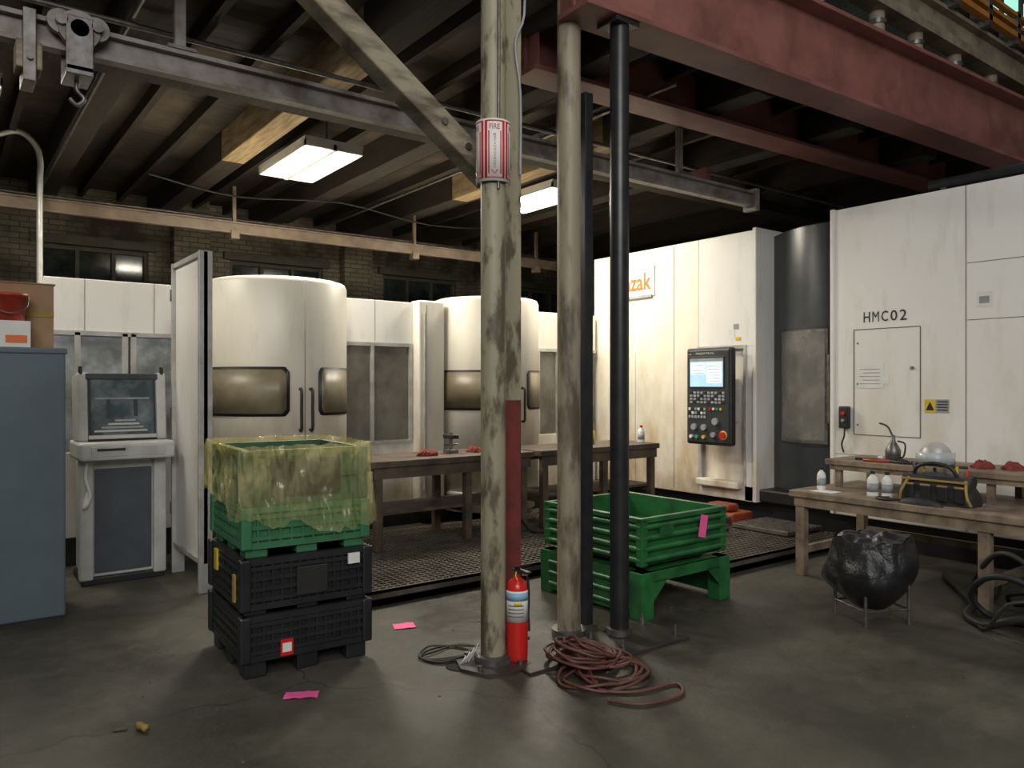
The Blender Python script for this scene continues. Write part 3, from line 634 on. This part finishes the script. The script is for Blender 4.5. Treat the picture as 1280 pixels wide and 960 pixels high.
# black trash bag sagging in a low stand
b=B('trash_bag_bin'); c=(5.10,2.72)
def tb(i,j):
    a=i*2*math.pi; prof=.10+.19*math.sin(min(1,j*1.9)*math.pi/2)-.05*max(0,j-.6)/.4
    x_,y_=math.cos(a),math.sin(a)
    rr=prof*(1+.16*nz(x_*1.2,y_*1.2,j*1.6)+.06*nz(x_*3.5,y_*3.5,j*2.5)+.02*nz(x_*9,y_*9,j*5))
    return (c[0]+rr*x_,c[1]+rr*y_,.09+.46*j+.06*j*nz(x_*1.4,y_*1.4,3))
b.grid(tb,72,30,bagm)
def tt(i,j):
    p=tb(i,1); q=1-j*.95; return (c[0]+(p[0]-c[0])*q,c[1]+(p[1]-c[1])*q,p[2]+.03*math.sin(j*3.1)-.02*j+.03*nz(p[0]*7,p[1]*7,j*3))
b.grid(tt,72,8,bagm)
def ts(i,j):
    p=tb(i,1); x_,y_=math.cos(i*6.2832),math.sin(i*6.2832); o=1.04+.012*math.sin(i*50)*j+.13*j; dr=.17+.10*nz(x_*2,y_*2,7)
    return (c[0]+(p[0]-c[0])*o,c[1]+(p[1]-c[1])*o,p[2]+.005-dr*j)
b.grid(ts,120,6,bagm)
for a in (20,110,200,290):
    x,y=c[0]+.23*math.cos(R(a)),c[1]+.23*math.sin(R(a)); b.cyl((x,y,.0),(x,y,.4),.011,steel,10)
    p=[(c[0]+.23*math.cos(R(q)),c[1]+.23*math.sin(R(q)),.10) for q in (a,a+90)]; b.cyl(p[0],p[1],.008,steel,8)
b.done()
b=B('hydraulic_power_unit'); b.box(5.35,5.72,1.15,1.86,.05,.42,blk,.03); b.box(5.4,5.7,1.2,1.7,.42,.55,darkpanel,.03)
b.cyl((5.3,1.5,.3),(5.36,1.5,.3),.09,steel,20)
for q in range(4): b.cyl((5.33,1.80-.1*q,.18),(5.36,1.80-.1*q,.18),.03,steel,12)
for x,y in ((5.42,1.22),(5.66,1.22),(5.42,1.8),(5.66,1.8)): b.cyl((x,y,0),(x,y,.06),.04,blkrub,12)
b.tube([(5.45,1.86,.15),(5.42,2.0,.10),(5.45,2.15,.03),(5.6,2.32,.03),(5.85,2.38,.05),(6.2,2.6,.03),(6.6,2.9,.03)],.026,blkrub,10)
b.tube([(5.5,1.86,.30),(5.48,2.0,.36),(5.5,2.16,.33),(5.62,2.30,.18),(5.7,2.25,.05),(5.66,2.08,.03),(5.62,1.95,.05)],.022,blkrub,10)
b.tube([(5.6,1.86,.36),(5.62,2.05,.48),(5.72,2.22,.42),(5.95,2.42,.15),(6.2,2.40,.03),(6.6,2.5,.03)],.018,blkrub,10)
b.tube([(5.66,1.86,.2),(5.75,2.0,.22),(5.9,2.18,.14),(6.1,2.2,.04),(6.4,2.1,.03)],.015,blkrub,10)
b.tube([(5.42,1.86,.25),(5.35,1.98,.22),(5.36,2.1,.04),(5.5,2.2,.02),(5.6,2.1,.02)],.012,blkrub,8)
b.done()
# ------------------------------------------------------------------ blue-gray cabinet and things on it
b=B('steel_storage_cabinet'); b.box(-.75,.70,5.95,6.6,.04,1.83,cabblue,.012); b.box(-.73,.68,5.97,6.58,0,.04,blk)
b.box(-.02,-.014,5.944,5.952,.08,1.79,seam)
b.box(-.76,.71,5.94,6.61,1.80,1.84,cabblue,.01); b.cyl((-.08,5.92,1.0),(-.08,5.95,1.0),.015,steel,12); b.box(-.10,-.06,5.90,5.92,.93,1.07,steel,.005)
b.done()
b=B('cardboard_box'); b.box(-.2,.655,6.18,6.56,1.84,2.29,cardboard,.006); b.box(-.21,.665,6.17,6.36,2.285,2.293,cardboard); b.box(-.2,.655,6.174,6.18,2.06,2.10,bagtan); b.done()
b=B('parts_carton'); b.box(.15,.50,5.96,6.15,1.84,2.015,label,.004); b.box(.36,.48,5.956,5.96,1.87,1.92,orange); b.box(.2,.32,5.953,5.957,1.89,1.98,keyg); b.done()
b=B('red_bucket'); c=(.385,6.055,2.016); b.lathe(c,[(0,0),(.085,0),(.105,.16),(.112,.16),(.112,.18),(.10,.18),(.08,.01)],redp,28); b.tube([(c[0]-.11,c[1],2.18),(c[0]-.09,c[1]-.09,2.10),(c[0],c[1]-.125,2.06),(c[0]+.09,c[1]-.09,2.10),(c[0]+.11,c[1],2.18)],.004,steel); b.done()
# ------------------------------------------------------------------ operator console
b=B('operator_console_kiosk'); u0,u1,v0,v1=.90,1.54,6.86,7.36
b.box(u0+.04,u1-.04,v0+.04,v1,.06,1.0,silver,.01)
b.box(u0,u0+.10,v0,v0+.08,.04,1.0,silver,.015); b.box(u1-.10,u1,v0,v0+.08,.04,1.0,silver,.015)
b.box(u0+.11,u1-.11,v0+.025,v0+.045,.09,.92,graydoor,.006)
b.box(u0+.02,u1-.02,v0+.01,v1,.0,.06,blk,.01)
b.box(u0-.02,u1+.03,v0-.16,v1-.1,1.0,1.14,silver,.02); b.box(u0+.06,u1-.04,v0-.165,v0-.155,1.03,1.11,alu,.003); b.box(u0+.1,u0+.3,v0-.168,v0-.16,1.075,1.095,blk)
Mt=Matrix.Translation((0,v0+.02,1.14))@Matrix.Rotation(R(-7),4,'X')
b.box(u0-.01,u0+.07,0,.28,0,.56,silver,.02,M=Mt); b.box(u1-.07,u1+.01,0,.28,0,.56,silver,.02,M=Mt)
b.box(u0+.05,u1-.05,.02,.27,0,.55,blk,.01,M=Mt); b.box(u0+.09,u1-.09,.005,.02,.05,.50,scrglass,M=Mt); b.box(u0+.07,u1-.07,.0,.02,.02,.05,silver,M=Mt); b.box(u0+.05,u1-.05,.0,.03,.5,.55,darkpanel,.006,M=Mt)
for q in range(4): b.box(u0+.11+.05*q,u1-.14-.03*q,.001,.008,.075+.028*q,.09+.028*q,(silver,keyg)[q%2],M=Mt)  # light rows also stand for reflections on the glass
b.box(u0+.12,u1-.12,.001,.008,.34,.352,keyg,M=Mt); b.box(u0+.2,u0+.23,.001,.008,.2,.34,darkpanel,M=Mt); b.box(u1-.24,u1-.21,.001,.008,.2,.34,darkpanel,M=Mt)
b.tube([(u0+.05,v0-.02,.98),(u0+.04,v0-.03,.85),(u0+.07,v0-.04,.72),(u0+.03,v0-.03,.62),(u0+.06,v0-.02,.75)],.014,label)
b.cyl((u0+.02,v0+.1,1.67),(u0+.02,v0+.1,1.74),.015,blk,8); b.cyl((u1-.02,v0+.1,1.67),(u1-.02,v0+.1,1.74),.015,blk,8)
b.done()
# ------------------------------------------------------------------ bulk crates
def crate(b,w,d,z0,z1,m,ribs=9,hr=3,wall=.025,foot=0.0,win=True):
    zb=z0+foot
    for (a,c,e,f) in ((0,w,0,wall),(0,w,d-wall,d),(0,wall,0,d),(w-wall,w,0,d)): b.box(a,c,e,f,zb,z1,m)
    b.box(0,w,0,d,zb,zb+.02,m)
    o=.018
    for z in [zb+(z1-zb)*k/hr for k in range(hr+1)]:
        h=.022 if 0<(z-zb)<(z1-zb-.001) else .035
        zz=min(max(z,zb+.018),z1-.018)
        b.box(-o,w+o,-o,0,zz-h/2,zz+h/2,m); b.box(-o,w+o,d,d+o,zz-h/2,zz+h/2,m); b.box(-o,0,0,d,zz-h/2,zz+h/2,m); b.box(w,w+o,0,d,zz-h/2,zz+h/2,m)
    for k in range(ribs+1):
        x=k*w/ribs; b.box(x-.006,x+.006,-o*.8,0,zb,z1,m); b.box(x-.006,x+.006,d,d+o*.8,zb,z1,m)
        y=k*d/ribs; b.box(-o*.8,0,y-.006,y+.006,zb,z1,m); b.box(w,w+o*.8,y-.006,y+.006,zb,z1,m)
    for x in (0,w):
        for y in (0,d): b.box(x-.03,x+.03,y-.03,y+.03,zb,z1,m,.01)
    if foot:
        for x in (0,w/2-.06,w-.12):
            for y in (0,d/2-.06,d-.12): b.box(x,x+.12,y,y+.12,z0,zb,m,.008)
W,D=.70,.70
Mc=rotz(-3,(1.33,4.18,0))
b=B('black_bulk_crate'); crate(b,W,D,0,.34,crateb,14,5,foot=.09)
b.box(.19,.26,-.024,-.018,.10,.19,redfe); b.box(.20,.25,-.026,-.02,.12,.17,label); b.done(Mc)
b=B('black_bulk_crate'); crate(b,W,D,.34,.65,crateb,14,5,foot=.03); b.box(W-.12,W-.05,-.03,-.018,.56,.62,label); b.box(-.03,-.018,.1,.14,.4,.55,bagtan); b.box(-.03,-.018,.5,.56,.5,.62,yellow)
b.box(.28,.46,-.026,-.018,.42,.58,blkrub,.006); b.done(Mc)
b=B('green_bulk_crate'); crate(b,W-.02,D-.02,.65,.93,grn2,11,4,foot=.05); b.done(Mc@Matrix.Translation((.01,.01,0)))
b=B('green_bulk_crate'); crate(b,W-.04,D-.04,.93,1.235,grn3,5,2,foot=0); b.box(.13,.52,-.03,-.018,.98,1.18,crateb,.01); b.done(Mc@Matrix.Translation((.02,.02,0)))
b=B('yellow_plastic_liner')
per=[(-.035,-.035),(W+.01,-.035),(W+.01,D+.02),(-.035,D+.02)]
def perim(t):
    t=(t%1)*4; k=int(t)%4; f=t-int(t); a=per[k]; c_=per[(k+1)%4]
    return a[0]+(c_[0]-a[0])*f,a[1]+(c_[1]-a[1])*f
def lf(i,j):
    x,y=perim(i); cx_,cy_=W/2,D/2; dx,dy=x-cx_,y-cy_; l=math.hypot(dx,dy)
    drop=.37+.10*math.sin(i*2*math.pi+.2)+.07*nz(math.cos(i*6.283)*3,math.sin(i*6.283)*3)+.03*nz(math.cos(i*6.283)*12,math.sin(i*6.283)*12,5)
    ca_,sa_=math.cos(i*6.2832),math.sin(i*6.2832)
    fold=abs(nz(ca_*5+j*1.2,sa_*5-j*.8,j*1.0))
    o=.010*nz(ca_*22+j*3,sa_*22,j*2)+.06*fold+.08*j*j*max(0,nz(ca_*3,sa_*3,7)+.15)
    o=max(o,-.005)+.006
    return (x+dx/l*o,y+dy/l*o,1.262-drop*j+.014*nz(ca_*9,sa_*9,j))
b.grid(lf,360,30,film)
def tf(i,j):
    x0,y0,z0=lf(i,0); q=1-.5*j
    return (W/2+(x0-W/2)*q,D/2+(y0-D/2)*q,z0+.015*math.sin(min(1,j*4)*3.14)-.26*j*(1+.5*nz(math.cos(i*6.283)*4,math.sin(i*6.283)*4,j*3)))
b.grid(tf,360,10,film); b.done(Mc,recalc=False)
# ------------------------------------------------------------------ green steel tote on stand
b=B('green_steel_tote_bin'); w,d=.86,.96
z0,z1=.36,.675
for (a,c,e,f) in ((0,w,0,.012),(0,w,d-.012,d),(0,.012,0,d),(w-.012,w,0,d)): b.box(a,c,e,f,z0,z1,grn)
b.box(0,w,0,d,z0,z0+.015,grn)
for k in range(4):
    z=z0+.04+k*.075
    for (p0,p1) in (((-.012,-.012),(w+.012,-.012)),((-.012,d+.012),(w+.012,d+.012)),((-.012,-.012),(-.012,d+.012)),((w+.012,-.012),(w+.012,d+.012))): b.cyl((*p0,z),(*p1,z),.022,grn,10)
for x in (0,w):
    for y in (0,d): b.box(x-.03,x+.03,y-.03,y+.03,z0,z1+.01,grn,.008)
for (a,c,e,f) in ((-.03,w+.03,-.03,.01),(-.03,w+.03,d-.01,d+.03),(-.03,.01,0,d),(w-.01,w+.03,0,d)): b.box(a,c,e,f,z1-.02,z1+.015,grn,.005)
b.box(.15,.28,-.04,-.02,z0+.2,z0+.26,grn)
Mp=Matrix.Translation((w*.66,-.055,.50))@Matrix.Rotation(R(12),4,'Y'); b.box(-.04,.04,-.002,.0,0,.16,pink,M=Mp)
for x in (.1,w-.2):
    for y in (.1,d-.2): b.box(x,x+.1,y,y+.1,.325,z0,void)
zs=.325
for x in (-.05,w-.07):
    for y in (-.05,d-.07): b.box(x,x+.12,y,y+.12,0,zs,grn,.008)
b.box(-.045,-.02,.05,d-.05,.03,zs,grn); b.box(w+.02,w+.045,.05,d-.05,.03,zs,grn)
for z in (.08,.16,.24): b.cyl((-.05,.06,z),(-.05,d-.06,z),.016,grn,8); b.cyl((w+.05,.06,z),(w+.05,d-.06,z),.016,grn,8)
b.box(-.04,w+.04,-.045,-.02,.25,zs,grn); b.box(-.04,w+.04,d+.02,d+.045,.25,zs,grn); b.box(-.04,w+.04,-.04,d+.04,.31,zs,grn)
b.geo([(.07,-.045,.26),(.22,-.045,.26),(.07,-.045,.12)],[(0,1,2)],grn); b.geo([(w-.07,-.045,.26),(w-.22,-.045,.26),(w-.07,-.045,.12)],[(0,1,2)],grn)
b.done(rotz(1,(3.83,3.64,0)))
# ------------------------------------------------------------------ litter
def paper(u,v,a,w,h):
    b=B('pink_paper_tag'); b.grid(lambda i,j:((i-.5)*w,(j-.5)*h,.004+.010*abs(nz(i*3,j*2,u))),6,4,pink); b.done(rotz(a,(u,v,0)),recalc=False)
paper(1.50,3.80,-30,.17,.09); paper(2.47,4.48,-20,.14,.11)
b=B('crumpled_wrapper'); b.lathe((0,0,0),[(0,-.04),(.014,-.035),(.018,-.01),(.014,.015),(.018,.035),(0,.04)],bagtan,12); b.done(rotz(20,(.76,3.86,.02))@Matrix.Rotation(R(90),4,'X'))
b=B('wood_splinter'); b.box(-.03,.03,-.008,.008,0,.012,bench,.003); b.done(rotz(-20,(.68,3.92,0)))
b=B('floor_debris_scatter')
for q in range(90):
    x=random.uniform(.3,5.5); y=random.uniform(1.6,4.8); s_=random.uniform(.002,.005)
    b.box(x-s_,x+s_,y-s_,y+s_,0,s_,(debm,debm,bench)[q%3])
b.done()
# ------------------------------------------------------------------ lights, world
def area(name,loc,size,sy,e,col,aim=None):
    L=bpy.data.lights.new(name,'AREA'); L.shape='RECTANGLE'; L.size=size; L.size_y=sy; L.energy=e; L.color=col
    o=bpy.data.objects.new(name,L); S.collection.objects.link(o); o.location=loc
    if aim: o.rotation_euler=(Vector(aim)-Vector(loc)).to_track_quat('-Z','Y').to_euler()
area('skylight_daylight',(1.5,-1.5,8.8),6,4,210,(1.0,.98,.95))
area('machine_face_fill',(-2.0,-4.8,5.6),6,3,520,(1.0,.985,.96),aim=(7.2,3.2,1.9))  # unseen source, added to brighten the upright machine faces
w=bpy.data.worlds.new('World'); S.world=w; w.use_nodes=True; bg=w.node_tree.nodes['Background']
bg.inputs[0].default_value=(.90,.89,.86,1); bg.inputs[1].default_value=.14
S.view_settings.view_transform='Standard'; S.view_settings.look='None'; S.view_settings.exposure=0
cam=bpy.data.cameras.new('camera'); co=bpy.data.objects.new('camera',cam); S.collection.objects.link(co)
cam.sensor_width=36; cam.lens=27; cam.clip_end=100
co.location=(0,0,1.6); co.rotation_euler=(R(90),0,-math.atan2(.6,.8)); S.camera=co
